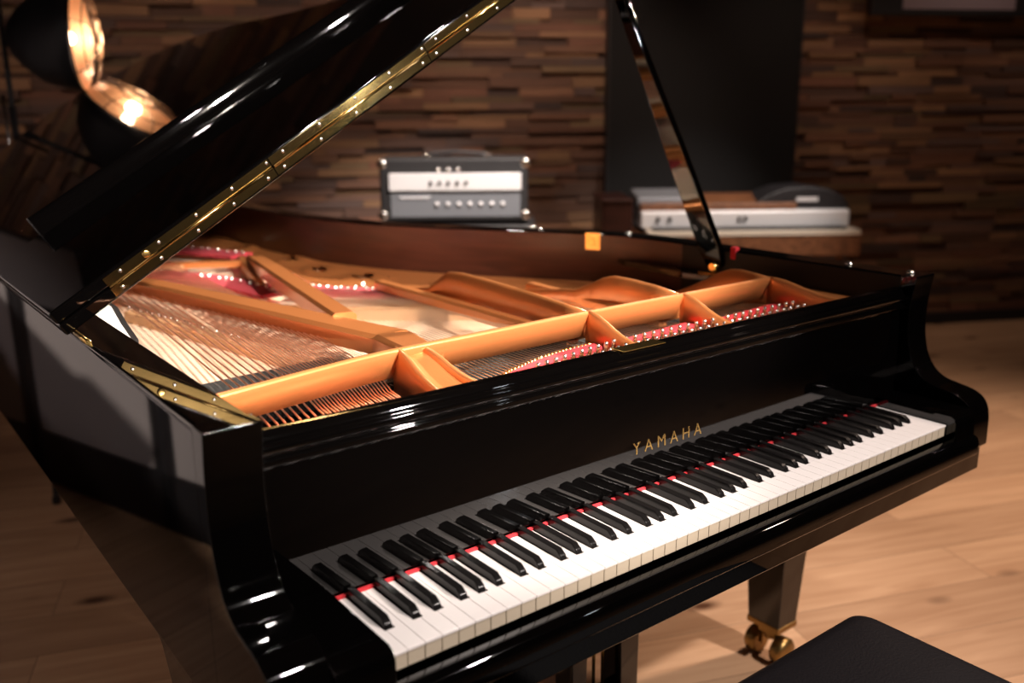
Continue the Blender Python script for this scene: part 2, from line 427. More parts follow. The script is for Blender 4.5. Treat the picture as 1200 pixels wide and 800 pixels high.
for i, xc in bx.items():
    k = MB(); h = .0118; y0 = .0475
    wb, wt = BW/2, .0051
    vs = [(xc-wb, y0, -.004), (xc+wb, y0, -.004), (xc+wb, .146, -.004), (xc-wb, .146, -.004),
          (xc-wt, y0+.013, h), (xc+wt, y0+.013, h), (xc+wt, .146, h), (xc-wt, .146, h),
          (xc-wb*.93, y0+.0035, .0055), (xc+wb*.93, y0+.0035, .0055)]
    k.add(vs, [(0, 1, 9, 8), (8, 9, 5, 4), (4, 5, 6, 7), (0, 3, 2, 1), (2, 3, 7, 6), (1, 2, 6, 5, 9), (0, 8, 4, 7, 3)])
    k.build('black_key', M['black_key'], piano, bevel=.0016, bseg=3)

# soundboard, cavity and iron plate
SB = .112
ring = [p for p in offset_path(oc, .06)]
def inside_poly(y0):                      # plan outline of the inside from y0 back
    pts = [(p.x, p.y) for p in ring if p.y > y0]
    return [(IL-.005, y0)]+pts+[(IR+.005, y0)]
sbp = inside_poly(.60)
a = MB(); a.prism([(x, y, SB-.012) for x, y in sbp], (0, 0, .012)); a.build('soundboard', M['spruce'], piano)
a = MB(); a.box(IL-.003, IR+.003, .182, .60, .05, .10); a.build('action_cavity', M['darkgap'], piano)
a = MB(); a.box(IL+.001, IR-.001, .179, .302, .12, .168); pb = a.build('pin_block', M['gold'], piano)

STR_F = .183                     # string height at the front
gold = MB()
# front cross web
web = [(IL+.002, .318), (-.045, .322), (.10, .352), (.19, .368), (.262, .374), (.45, .378), (.645, .384), (.895, .384), (1.172, .386)]
def ribbon(pts, ztop, zbot, th, lean=.0, back=False):
    n = len(pts)
    zt = ztop if isinstance(ztop, (list, tuple)) else [ztop]*n
    zb = zbot if isinstance(zbot, (list, tuple)) else [zbot]*n
    P2 = [Vector((p[0], p[1], 0)) for p in pts]
    o = len(gold.v)
    for i, p in enumerate(P2):
        t = (P2[min(i+1, n-1)]-P2[max(i-1, 0)]).normalized(); nn = Vector((-t.y, t.x, 0))
        a0 = p-nn*th/2; a1 = p+nn*th/2
        l = Vector((0, lean, 0))
        for q, z in ((a0+l, zb[i]), (a0, zt[i]-th*.35), (a0+nn*th*.3, zt[i]), (a1-nn*th*.3, zt[i]), (a1, zt[i]-th*.35), (a1+l, zb[i])):
            gold.v.append((q.x, q.y, z))
    for i in range(n-1):
        for k in range(6):
            k2 = (k+1) % 6
            gold.f.append([o+i*6+k, o+i*6+k2, o+(i+1)*6+k2, o+(i+1)*6+k]); gold.mi.append(0); gold.sm.append(True)
    for i in (0, n-1):
        gold.f.append([o+i*6+k for k in range(6)]); gold.mi.append(0); gold.sm.append(False)
webc = [tuple(p) for p in smooth_curve([(x, y, 0) for x, y in web], 4)]
ribbon(webc, .240, .190, .013, lean=.018)
# front struts running down to the pin block, S shaped
def sprof(x, dx=0):
    ys = [.385, .372, .355, .335, .315, .295, .275, .25, .225, .19, .180]
    zs = [.240, .2395, .236, .228, .2185, .211, .2055, .200, .197, .196, .196]
    return [(x+dx*(.385-y), y) for y in ys], zs
for x, dx in ((.645, 0), (.895, 0)):
    p, z = sprof(x, dx); ribbon(p, z, .166, .010)
# treble end strut: higher shoulder running to the front corner
p = [(1.172, y) for y in (.386, .37, .35, .33, .30, .27, .24, .21, .180)]
ribbon(p, [.240, .240, .2385, .235, .2285, .223, .2195, .2185, .218], .166, .011)
gold.box(1.176, IR-.001, .180, .400, .150, .200)
# broad saddle strut at the bass break
p, z = sprof(.245, -.02); ribbon(p, z, .166, .010)
p, z = sprof(.290, .14); ribbon(p, [q-.006+.001*i for i, q in enumerate(z)], .166, .010)
o = len(gold.v)
pa, za = sprof(.245, -.02); pb_, zb_ = sprof(.290, .14)
for (q, z1), (r_, z2) in zip(zip(pa, za), zip(pb_, zb_)):
    gold.v.append((q[0], q[1], z1-.008)); gold.v.append(((q[0]+r_[0])/2, q[1], z1-.016)); gold.v.append((r_[0], r_[1], z2-.012))
for i in range(len(pa)-1):
    for k in range(2):
        gold.f.append([o+i*3+k, o+i*3+k+1, o+(i+1)*3+k+1, o+(i+1)*3+k]); gold.mi.append(0); gold.sm.append(True)
# deck behind the pin block under the agraffes
# rear struts with tall fin
def fin(pts, zt, zb, th): ribbon(pts, zt, zb, th)
fin([(.648, .385), (.665, .47), (.680, .59), (.695, .77), (.705, .87), (.709, .93), (.712, .965), (.714, 1.02), (.72, 1.2), (.73, 1.34)],
    [.236, .236, .2375, .238, .236, .230, .212, .180, .150, .128], [.19, .16, .15, .14, .14, .13, .13, .12, .11, .10], .014)
fin([(.895, .385), (.91, .47), (.915, .55), (.922, .605), (.926, .64), (.930, .68), (.934, .74), (.95, .9), (.97, 1.05), (.98, 1.2)],
    [.236, .241, .243, .241, .232, .214, .190, .165, .140, .115], [.19, .16, .15, .14, .14, .13, .13, .12, .11, .10], .013)
fin([(1.172, .386), (1.178, .43), (1.182, .47), (1.186, .50), (1.19, .53), (1.195, .57), (1.2, .62), (1.21, .70), (1.22, .82)],
    [.238, .241, .243, .240, .230, .210, .185, .15, .12], [.15, .14, .14, .13, .13, .12, .12, .11, .10], .012)
# low rails beside the fins
def bar(a, b, w0, w1, z0, z1, h=.022):
    a = Vector((*a, 0)); b = Vector((*b, 0)); t = (b-a).normalized(); n = Vector((-t.y, t.x, 0))
    k = len(gold.v)
    for p_, w, z in ((a, w0, z0), (b, w1, z1)):
        for s_, dz in ((-1, -h), (-1, -.006), (-.72, 0), (.72, 0), (1, -.006), (1, -h)):
            q = p_+n*(w/2*s_); gold.v.append((q.x, q.y, z+dz))
    for j in range(6):
        j2 = (j+1) % 6; gold.f.append([k+j, k+j2, k+6+j2, k+6+j]); gold.mi.append(0); gold.sm.append(False)
    gold.f.append([k+j for j in range(6)]); gold.f.append([k+6+j for j in range(6)]); gold.mi += [0, 0]; gold.sm += [False, False]
bar((.640, .42), (.700, 1.24), .026, .030, .192, .168)
bar((.880, .42), (.99, .98), .020, .026, .190, .165)
# big bass bar and its diagonal brace
bar((.300, .385), (.366, .60), .060, .082, .226, .202, .035)
bar((.366, .60), (.205, 1.50), .082, .056, .202, .188, .035)
bar((.205, 1.50), (.09, 2.15), .056, .054, .188, .160, .035)
bar((.372, .80), (.515, 1.50), .050, .056, .204, .196, .034)
bar((.515, 1.50), (.66, 1.98), .056, .050, .196, .150, .040)
# casting flange along the bentside and tail (z about .11) with round holes
fl_in = [(1.20, .62), (1.15, .78), (1.08, .92), (.98, 1.02), (.88, 1.08), (.82, 1.16), (.74, 1.27), (.66, 1.38), (.63, 1.50), (.655, 1.66), (.68, 1.85), (.69, 2.0), (.66, 2.20), (.58, 2.38), (.42, 2.46), (.20, 2.42), (.05, 2.30)]
fi = smooth_curve([(x, y, 0) for x, y in fl_in], 5)
# matching outer curve on the inner rim wall
icc = [p for p in offset_path(oc, .069)]
icb = [p for p in icc if p.y > .62][::-1]
cut = [p for p in icb if not (p.x < .2 and p.y < 2.75)]
A_ = resample(cut, 90); B_ = resample(fi, 90)
holes = [(.765, 1.70, .030), (.80, 1.50, .028), (.775, 1.93, .028), (.74, 2.30, .032), (.93, 1.27, .024), (1.13, .95, .022), (.62, 2.6, .04), (.40, 2.68, .045)]
o = len(gold.v); nk = 14
for i in range(90):
    for k in range(nk+1):
        p_ = A_[i].lerp(B_[i], k/nk)
        z = .124 + .008*math.exp(-((k-nk)/2.0)**2)
        for hx, hy, hr in holes:
            d = math.hypot(p_.x-hx, p_.y-hy)
            z += .010*math.exp(-((d-hr*1.5)/(hr*.42))**2)
        gold.v.append((p_.x, p_.y, z))
fl_faces = []
for i in range(89):
    for k in range(nk):
        c = A_[i].lerp(B_[i], (k+.5)/nk)
        if any(math.hypot(c.x-hx, c.y-hy) < hr for hx, hy, hr in holes): continue
        gold.f.append([o+i*(nk+1)+k, o+(i+1)*(nk+1)+k, o+(i+1)*(nk+1)+k+1, o+i*(nk+1)+k+1]); gold.mi.append(0); gold.sm.append(True)
# inner lip of the flange
o2 = len(gold.v)
for i in range(90): gold.v.append((B_[i].x, B_[i].y, .105))
for i in range(89):
    gold.f.append([o+i*(nk+1)+nk, o+(i+1)*(nk+1)+nk, o2+i+1, o2+i]); gold.mi.append(0); gold.sm.append(False)
# spine side flange strip and curved rib joining the diagonal
bar((-.055, .42), (-.055, 2.3), .030, .030, .125, .115, .03)
bar((.485, 1.50), (.62, 1.98), .022, .026, .155, .150, .03)
bar((.38, 2.02), (.64, 1.86), .020, .022, .150, .150, .02)
plate = gold.build('iron_plate', M['gold'], piano, recalc=True)
# bolts on the plate
for x, y, z in ((.760, 1.98, .118), (.80, 1.73, .118), (.855, 1.47, .118), (1.115, 1.10, .118), (.67, 1.78, .118), (.74, 2.3, .118), (1.235, .56, .125), (.735, 1.40, .128), (.62, 1.90, .122)):
    q = MB(); q.lathe((x, y, z-.012), (0, 0, 1), [(0, .0095), (.008, .0095), (.010, .007), (.017, .007), (.021, .0045), (.022, .0)], 12)
    q.build('plate_bolt', M['steel'], plate)

# felts
def felt(name, pts, w, z, h, m_, parent=piano):
    g = MB(); P2 = smooth_curve([(x, y, 0) for x, y in pts], 4); n = len(P2)
    for i, p_ in enumerate(P2):
        t = (P2[min(i+1, n-1)]-P2[max(i-1, 0)]).normalized(); nn = Vector((-t.y, t.x, 0))
        for s_, dz in ((-.5, -h), (-.5, -.002), (-.35, 0), (.35, 0), (.5, -.002), (.5, -h)):
            q = p_+nn*w*s_; g.v.append((q.x, q.y, z+dz))
    for i in range(n-1):
        for k in range(6):
            k2 = (k+1) % 6; g.f.append([i*6+k, i*6+k2, (i+1)*6+k2, (i+1)*6+k]); g.mi.append(0); g.sm.append(False)
    for i in (0, n-1): g.f.append([i*6+k for k in range(6)]); g.mi.append(0); g.sm.append(False)
    return g.build(name, m_, parent)
felt('agraffe_felt', [(.31, .240), (.36, .267), (.42, .302), (.50, .330), (.57, .345), (.636, .350)], .027, .1855, .014, M['red'])
felt('agraffe_felt', [(.652, .334), (.72, .341), (.80, .348), (.886, .355)], .028, .1855, .014, M['red'])
felt('agraffe_felt', [(.904, .334), (.98, .340), (1.08, .350), (1.165, .356)], .030, .1855, .014, M['red'])
felt('agraffe_felt', [(.205, .262), (.225, .262), (.238, .262)], .030, .1855, .014, M['red'])
def pinned(pts, w, z, h, m_, n):
    fo = felt('hitch_felt', pts, w, z, h, m_)
    for p_ in resample(smooth_curve([(x, y, 0) for x, y in pts], 6), n):
        d = random.uniform(-.2, .2)*w
        q = MB(); q.tube([(p_.x, p_.y+d, z-.004), (p_.x, p_.y+d-.002, z+.011)], .0036, 7); q.build('hitch_pin', M['steel'], fo)
pinned([(.545, 1.40), (.60, 1.33), (.70, 1.22), (.77, 1.13)], .10, .143, .012, M['darkred'], 22)
pinned([(.32, 1.90), (.40, 1.74), (.455, 1.56), (.485, 1.38)], .11, .143, .012, M['darkred'], 16)
pinned([(.44, 2.42), (.54, 2.32), (.61, 2.18), (.655, 2.06)], .09, .143, .012, M['darkred'], 12)
pinned([(.955, .965), (1.04, .88), (1.12, .76)], .05, .138, .010, M['blackfelt_shade'], 14)
felt('shade_strip', [(-.03, .545), (.10, .56), (.30, .575)], .20, .158, .02, M['blackfelt_shade'])  # black strips put in for the dark action opening and the web's shadow
felt('shade_strip', [(.365, .50), (.50, .50), (.625, .50)], .16, .160, .02, M['blackfelt_shade'])
felt('shade_strip', [(.66, .48), (.78, .48), (.88, .48)], .12, .160, .02, M['blackfelt_shade'])
felt('shade_strip', [(.91, .46), (1.05, .46), (1.165, .46)], .10, .160, .02, M['blackfelt_shade'])
# bridges
def bridge(pts, w, z, h, npins, name='bridge'):
    b_ = felt(name, pts, w, z, h, M['bridgewood'])
    P2 = resample(smooth_curve([(x, y, 0) for x, y in pts], 6), npins)
    return b_, P2
b1, P2 = bridge([(.125, 1.42), (.165, 1.24), (.20, 1.06), (.235, .90), (.262, .74), (.275, .66)], .026, .138, .027, 30)
for p_ in P2:
    q = MB(); q.tube([(p_.x, p_.y, .140), (p_.x+.001, p_.y, .1475)], .0023, 6); q.build('bridge_pin', M['steel'], b1)
b2, _ = bridge([(.42, 1.24), (.55, 1.10), (.68, .98), (.82, .88), (.95, .76), (1.06, .64), (1.15, .56)], .026, .140, .029, 10)
b3, _ = bridge([(.07, 1.95), (.2, 2.0), (.34, 2.02), (.44, 1.98)], .028, .142, .031, 10)
# pins: three staggered rows across the treble, one group in the bass
def pin(x, y, zb=.168, h=.034, r=.0033):
    q = MB(); q.lathe((x, y, zb), (0, -.12, 1), [(0, r), (h-.010, r), (h-.010, r*1.25), (h-.002, r*1.15), (h, r*.7)], 8)
    q.tube([(x+.0042*math.cos(w*.9), y+.0042*math.sin(w*.9), zb+h*.42+w*.0006) for w in range(0, 15)], .0011, 4)
    return q.build('tuning_pin', M['steel'], piano)
npn = 0
for x0, x1, k in ((.43, .628, 10), (.657, .886, 11), (.907, 1.135, 11)):
    for i in range(k):
        x = x0+(x1-x0)*i/(k-1)
        for r_ in range(2 if i % 3 else 3):
            yy = .303-r_*.024 - (.035*(1-i/(k-1)) if x0 < .5 else 0)
            pin(x+.006*r_, yy, h=.0385-.003*r_, r=.0032); npn += 1
for i in range(16):
    pin(-.005+i*.0135, .262-.022*(i % 2), h=.018); npn += 1
print('pins', npn)
# agraffes
for i in range(34):
    x = .318+(.632-.318)*i/33
    y = interp(x, [.31, .36, .42, .50, .57, .636], [.262, .288, .322, .348, .362, .366])
    q = MB(); q.lathe((x, y, .168), (0, 0, 1), [(0, .0034), (.012, .0034), (.016, .0026), (.018, .001)], 8); q.build('agraffe', M['brass'], piano)
# strings
ns = 0
def string(pts, r, m_):
    global ns
    q = MB(); q.tube(pts, r, 6); q.build('string', m_, piano); ns += 1
for i in range(19):
    f = i/18; x0 = .004+.205*f; x1 = .030+.225*f; xb = .062+.245*f
    y_end = 1.98
    string([(x0-.004, .255-.02*(i % 2), .178), (x0+.004, .325+.02*f, .1835), (x1, .47, .181), (xb+.022, 1.0, .168), (xb+.10, y_end, .150), (xb+.13, 2.30, .147)], (.0018-.0005*f), M['copper'])
    # second wire of the paired strings
for i in range(11):
    f = (i+7.5)/18; x0 = .004+.205*f; x1 = .030+.225*f; xb = .062+.245*f
    string([(x0+.001, .255, .178), (x0+.004, .325+.02*f, .1835), (x1, .47, .181), (xb+.022, 1.0, .168), (xb+.10, 1.98, .150), (xb+.13, 2.30, .147)], .0013, M['copper'])
hx = [.53, .585, .66, .735, .80, .87, .955, 1.04, 1.12, 1.17]; hy = [1.42, 1.34, 1.24, 1.14, 1.07, 1.02, .965, .88, .76, .66]
segs = [(.325, .630, 32), (.662, .878, 20), (.912, 1.158, 18)]
for x0, x1, k in segs:
    for i in range(k):
        x = x0+(x1-x0)*i/(k-1)
        ya = interp(x, [.31, .36, .42, .50, .57, .636, .65, .886, .904, 1.165], [.262, .288, .322, .348, .362, .366, .345, .372, .348, .374])
        lean = .10*(1.17-x)/.85*1.3
        # walk back until the hitch line is met
        y = ya
        while y < 2.2:
            xx = x+lean*(y-ya)
            if y > interp(xx, hx, hy) and xx > .53 or (xx <= .53 and y > 1.42): break
            y += .01
        yb = ya+(y-ya)*.86
        string([(x-.003, .285-(.03 if x < .5 else 0), .178), (x, ya, STR_F), (x+lean*(yb-ya), yb, .1475), (x+lean*(y-ya), y, .1445)], .0011 if x < .64 else .0009, M['wire'])
print('strings', ns)
# tenor strings seen left of the brace and passing under the bass strings
# (part of the remaining wires, counted as one)
g = MB()
for i in range(16):
    f = i/15
    xa = .30+.02*f; x_e = .21+.24*f; y_e = 1.86-.40*f
    g.tube([(.262+.06*f, .44, .165), (x_e, y_e, .136)], .0008, 5)
for i in range(12):
    f = i/11; g.tube([(.24+.015*i*.6, .46, .150), (.12+.1*f, 1.55, .140)], .0007, 5)
tag(g.build('crossing_strings', M['wire'], piano), kind='stuff')

a = MB(); a.prism([(x, y, .240) for x, y in ((-.130, .655), (-.070, .655), (-.053, .78), (-.029, .93), (-.028, 1.06), (-.130, 1.06))], (0, 0, .010)); a.build('lit_patch_sheet', M['lit_patch'], piano)  # pale sheet added to stand for a brightly lit patch inside the case
a = MB(); a.prism([(x, y, .236) for x, y in ((-.070, .652), (-.060, .652), (-.042, .78), (-.018, .93), (-.017, 1.06), (-.028, 1.06), (-.029, .93), (-.053, .78))], (0, 0, .012)); a.build('lit_patch_shade_edge', M['satin'], piano)  # dark strip put in for the shade bordering the bright patch
# brass catch on the inner rim, rubber buffers on the rim top
def on_rim(yt):
    best = min(range(len(icc)), key=lambda i: abs(icc[i].y-yt)+(10 if icc[i].x < .7 else 0)); return icc[best], (icc[min(best+1, len(icc)-1)]-icc[best-1]).normalized()
p_, t_ = on_rim(1.03)
n_ = Vector((t_.y, -t_.x, 0))
q = MB(); q.bbox(p_-t_*.022+n_*-.004+Vector((0, 0, TOP-.046)), t_*.044, n_*.006, Vector((0, 0, .047)))
q.bbox(p_-t_*.006+n_*.002+Vector((0, 0, TOP-.034)), t_*.012, n_*.003, Vector((0, 0, .022)))
q.build('lid_catch', M['brass'], rim, bevel=.001)
for yt in (1.19, .97, .72, .30, .19):
    p_, t_ = on_rim(yt); n_ = Vector((t_.y, -t_.x, 0)); c = p_-n_*.035
    q = MB(); q.lathe((c.x, c.y, TOP-.001), (0, 0, 1), [(0, .009), (.004, .009), (.0065, .006), (.007, 0)], 14); q.build('rubber_buffer', M['steel'], rim)

# lid
TH = math.radians(31.5)
U = Vector((math.cos(TH), 0, math.sin(TH))); NN = Vector((-math.sin(TH), 0, math.cos(TH))); H = Vector((-.150, 0, .2625))
def lp(s_, y, o_): return H+U*s_+Vector((0, y, 0))+NN*o_
YF = .688; LT = .0215
lid_out = [(-.004, YF), (1.522, YF), (1.524, .9), (1.490, 1.05), (1.40, 1.20), (1.30, 1.35), (1.225, 1.52), (1.175, 1.72), (1.155, 2.03), (1.150, 2.40), (1.09, 2.72), (1.0, 2.92), (.85, 3.07), (.68, 3.12), (.50, 3.04), (.33, 2.90), (.15, 2.73), (-.004, 2.55)]
sm = smooth_curve([(s_, y, 0) for s_, y in lid_out[2:]], 5)
lo = [(lid_out[0]), (lid_out[1])]+[(p_.x, p_.y) for p_ in sm]
a = MB(); a.prism([lp(s_, y, 0) for s_, y in lo], NN*LT)
lid = a.build('lid', M['ebony'], piano, bevel=.004, bseg=3)
a = MB(); a.prism([lp(s_, y, LT+.001) for s_, y in ((-.004, YF), (1.522, YF), (1.522, 1.215), (-.004, 1.215))], NN*LT)
flap = a.build('lid_flap', M['ebony'], lid, bevel=.004, bseg=3)
# raised lip along the free edge of the flap
a = MB(); a.prism([lp(.108, y, 2*LT+.0005+o_) for y, o_ in ((1.185, 0), (1.186, .030), (1.190, .037), (1.198, .041), (1.206, .040), (1.212, .034), (1.214, 0))], U*(1.41-.108), smooth=True)
a.build('flap_lip', M['ebony'], flap, bevel=.002, bseg=2)
# brass hinge between lid and flap
def hinge_piece(s0, s1):
    a = MB(); y0 = YF-.0012
    a.prism([lp(s0, y0, o_) for o_ in (.0045, .0205)], (0, 0, 0)) if False else None
    for oa, ob in ((.0050, .0195), (.0240, .0385)):
        a.bbox(lp(s0, y0, oa), U*(s1-s0), NN*(ob-oa), Vector((0, .0015, 0)))
    a.tube([lp(s0+.001, y0-.0008, .0217), lp(s1-.001, y0-.0008, .0217)], .0029, 10)
    return a.build('hinge', M['hinge_brass'], lid)
ends = [.088, .42, .79, 1.16, 1.47]
for s0, s1 in zip(ends, ends[1:]):
    h_ = hinge_piece(s0+.001, s1-.001)
    k = 5
    for j in range(k):
        for oa in (.0105, .0330):
            s_ = s0+.018+(s1-s0-.036)*j/(k-1)+(.012 if oa > .02 else 0)
            q = MB(); q.lathe(lp(s_, YF-.0013, oa), (0, -1, 0), [(0, .0034), (.0008, .0030), (.0011, .0015), (.0011, 0)], 10); q.build('hinge_screw', M['steel'], h_)
q = MB(); q.lathe(lp(.165, YF-.002, .030), (0, -1, 0), [(0, .0065), (.001, .0065), (.0015, .005), (.0015, 0)], 14); q.build('hinge_stop', M['brass'], lid)
# spine hinges (barrels between lid and rim)
for y in (.66, 1.25, 2.05):
    q = MB(); q.tube([(XL+.004, y-.04, TOP+.0015), (XL+.004, y+.04, TOP+.0015)], .0042, 10); q.build('spine_hinge', M['brass'], lid)

# prop stick
P0 = Vector((1.305, .640, .215)); P1 = lp(1.425, .845, -.001)
dr = (P1-P0).normalized(); side = dr.cross(Vector((1, 0, 0))).normalized(); dep = dr.cross(side).normalized()
a = MB(); L_ = (P1-P0).length
prf = [(0, .022), (.05, .031), (.30, .027), (.44, .020), (.80, .0095), (L_-.03, .006), (L_, .004)]
vs = []; 
for d, w in prf:
    c = P0+dr*d
    for su, sv in ((-1, -1), (1, -1), (1, 1), (-1, 1)): vs.append(c+side*w*su+dep*.0095*sv)
fs = [(0, 3, 2, 1)]
for i in range(len(prf)-1):
    for k in range(4): fs.append((i*4+k, i*4+(k+1) % 4, (i+1)*4+(k+1) % 4, (i+1)*4+k))
fs.append(tuple(len(vs)-4+k for k in range(4)))
a.add(vs, fs); prop = a.build('prop_stick', M['ebony'], piano, bevel=.003, bseg=2)
a = MB()
c0 = P0+dr*.04-dep*.0125; c1 = P0+dr*.36-dep*.0125
a.prism([c0-side*.010, c0+side*.010, c1+side*.006, c1-side*.006], dep*.003); a.build('short_prop', M['ebony'], prop, bevel=.001)
a = MB(); a.lathe(P0+Vector((0, 0, .0)), (1, 0, 0), [(-.022, .010), (-.018, .012), (.018, .012), (.022, .010)], 14)
a.bbox((P0.x-.03, P0.y-.035, .196), (.055, 0, 0), (0, .07, 0), (0, 0, .006))
a.bbox((P0.x+.004, P0.y-.048, .200), (.010, 0, 0), (0, .022, 0), (0, 0, .058)); a.build('prop_socket', M['brass'], piano, bevel=.0015)
a = MB(); a.bbox((P0.x-.004, P0.y-.056, .238), (.016, 0, 0), (0, .016, 0), (0, 0, .030)); a.build('prop_felt', M['red'], piano, bevel=.003)
# wooden ledge inside treble rim that carries the prop
a = MB(); a.prism([(IR-.02, .46, .185), (IR+.004, .46, .185), (IR+.004, 1.0, .185), (IR-.035, .92, .185), (IR-.05, .70, .185)], (0, 0, .012)); a.build('prop_ledge', M['ebony'], piano)

# legs with casters
def leg(cx, cy, ztop, name='leg'):
    a = MB(); zb = F+.105
    def sq(hx_, hy_, z): return [(cx-hx_, cy-hy_, z), (cx+hx_, cy-hy_, z), (cx+hx_, cy+hy_, z), (cx-hx_, cy+hy_, z)]
    lv = [(.036, .045, zb), (.054, .066, ztop-.12), (.060, .072, ztop-.06), (.066, .078, ztop-.02), (.066, .078, ztop)]
    vs = []; [vs.extend(sq(*l)) for l in lv]; fs = [(0, 3, 2, 1)]
    for i in range(len(lv)-1):
        for k in range(4): fs.append((i*4+k, i*4+(k+1) % 4, (i+1)*4+(k+1) % 4, (i+1)*4+k))
    fs.append(tuple(len(vs)-4+k for k in range(4)))
    a.add(vs, fs); L = a.build(name, M['ebony'], piano, bevel=.003, bseg=2)
    c = MB(); c.bbox((cx-.038, cy-.047, zb-.012), (.076, 0, 0), (0, .094, 0), (0, 0, .016))
    c.lathe((cx, cy, zb-.05), (0, 0, 1), [(0, .016), (.04, .018)], 16)
    for s_ in (-1, 1): c.bbox((cx-.012, cy+s_*.018-.003, F+.03), (.024, 0, 0), (0, .006, 0), (0, 0, .05))
    c.bbox((cx-.02, cy-.024, F+.07), (.04, 0, 0), (0, .048, 0), (0, 0, .014))
    cs = c.build('caster', M['brass_dull'], L, bevel=.002)
    for s_ in (-1, 1):
        w = MB(); w.lathe((cx-.004, cy+s_*.038, F+.036), (0, s_, 0), [(-.016, .028), (-.014, .034), (.010, .035), (.016, .030), (.020, .014), (.021, .0)], 24)
        w.build('caster_wheel', M['brass_dull'], L)
    return L
leg(1.300, .410, -.122); leg(-.060, .410, -.122); leg(.36, 2.55, BOT)
# bottom beams under the case (braces)
a = MB()
for p_, q_ in (((.1, .46), (.35, 2.6)), ((1.2, .46), (.4, 2.6)), ((.6, .46), (.45, 2.4))):
    d = Vector((q_[0]-p_[0], q_[1]-p_[1], 0)); n_ = Vector((-d.y, d.x, 0)).normalized()*.09
    a.bbox((p_[0], p_[1], -.10), d, n_, (0, 0, .08))
tag(a.build('brace', M['black'], piano))
# pedal lyre
ly = MB(); 
for x0, x1 in ((.560, .612), (.688, .752)):
    ly.prism([(x0, .33, -.122), (x1, .33, -.122), (x1-.008, .33, F+.14), (x0+.008, .33, F+.14)], (0, .05, 0))
ly.box(.53, .79, .315, .42, -.150, -.122); ly.box(.53, .78, .30, .44, F+.09, F+.15)
lyre = ly.build('pedal_lyre', M['ebony'], piano, bevel=.004)
for x in (.626, .650, .674):
    q = MB(); q.tube([(x, .36, -.15), (x, .36, F+.15)], .0035, 8); q.build('pedal_rod', M['brass'], lyre)
    q = MB(); q.bbox((.585+(x-.626)*2.6-.017, .16, F+.075), (.034, 0, 0), (0, .16, 0), (0, 0, .012)); q.build('pedal', M['brass'], lyre, bevel=.004)
q = MB(); q.tube([(.665, .44, F+.12), (.635, .75, -.13)], .006, 8); q.build('lyre_brace', M['steel'], lyre)

# ------------------------------------------------------------------ piano bench
bx0, bx1, by0, by1 = .30, .893, -.43, -.045
bench = thing('piano_bench', ((bx0+bx1)/2, (by0+by1)/2, F), 'black padded piano bench pushed in front of the keyboard', 'bench')
def rounded(x0, x1, y0, y1, r, n=6):
    out = []
    for cx, cy, a0 in ((x1-r, y1-r, 0), (x0+r, y1-r, 90), (x0+r, y0+r, 180), (x1-r, y0+r, 270)):
        for k in range(n+1):
            w = math.radians(a0+90*k/n); out.append((cx+r*math.cos(w), cy+r*math.sin(w)))
    return out
def cushion(x0, x1, y0, y1, z0, z1):
    g = MB(); lv = [(0.006, z0), (0, z0+.012), (0, z1-.022), (.004, z1-.010), (.014, z1-.003), (.03, z1), (.07, z1+.002), (.14, z1+.004)]
    n = None
    for ins, z in lv:
        pts = rounded(x0+ins, x1-ins, y0+ins, y1-ins, max(.03-ins*.1, .012)); n = len(pts)
        for x, y in pts: g.v.append((x, y, z))
    for i in range(len(lv)-1):
        for k in range(n): g.f.append([i*n+k, i*n+(k+1) % n, (i+1)*n+(k+1) % n, (i+1)*n+k]); g.mi.append(0); g.sm.append(True)
    g.f.append([k for k in range(n)][::-1]); g.f.append([(len(lv)-1)*n+k for k in range(n)]); g.mi += [0, 0]; g.sm += [False, True]
    return g
cushion(bx0, bx1, by0, by1, -.315, -.243).build('cushion', M['leather'], bench)
a = MB(); a.box(bx0+.012, bx1-.012, by0+.012, by1-.012, -.39, -.315); a.build('bench_frame', M['ebony'], bench, bevel=.003)
for x in (bx0+.05, bx1-.05):
    for y in (by0+.05, by1-.05):
        a = MB(); vs = [(x-.016, y-.016, F), (x+.016, y-.016, F), (x+.016, y+.016, F), (x-.016, y+.016, F), (x-.025, y-.025, -.40), (x+.025, y-.025, -.40), (x+.025, y+.025, -.40), (x-.025, y+.025, -.40)]
        a.add(vs, [(0, 3, 2, 1), (4, 5, 6, 7), (0, 1, 5, 4), (1, 2, 6, 5), (2, 3, 7, 6), (3, 0, 4, 7)]); a.build('leg', M['ebony'], bench, bevel=.003)

# ------------------------------------------------------------------ background furniture
# helper frame: local axes for things that face the camera side of the room
def frame(o, heading):
    h = math.radians(heading); d = Vector((math.cos(h), math.sin(h), 0)); return Vector(o), d, Vector((-d.y, d.x, 0))
# guitar amplifier head on a speaker cabinet
O, D, B = frame((1.632, 2.875, 0), -37.6)
AW = .675
amp = thing('amplifier_head', (O+D*AW/2+B*.13+Vector((0, 0, .095))), 'black amplifier head with silver control strip standing on a speaker cabinet behind the piano', 'amplifier')
a = MB(); a.bbox(O+Vector((0, 0, .095)), D*AW, B*.27, Vector((0, 0, .285))); a.build('cabinet', M['tolex'], amp, bevel=.012, bseg=3)
a = MB(); a.bbox(O+D*.05-B*.003+Vector((0, 0, .118)), D*(AW-.085), B*.004, Vector((0, 0, .118))); fp = a.build('front_panel', M['greypanel'], amp)
a = MB(); a.bbox(O+D*.045-B*.016+Vector((0, 0, .236)), D*(AW-.075), B*.017, Vector((0, 0, .078))); sp = a.build('silver_strip', M['silver'], amp, bevel=.003)
for i in range(5):
    c = O+D*(.235+i*.040)-B*.016+Vector((0, 0, .272))
    q = MB(); q.lathe(c, -B, [(0, .009), (.010, .008), (.011, 0)], 12); q.build('knob', M['black'], sp)
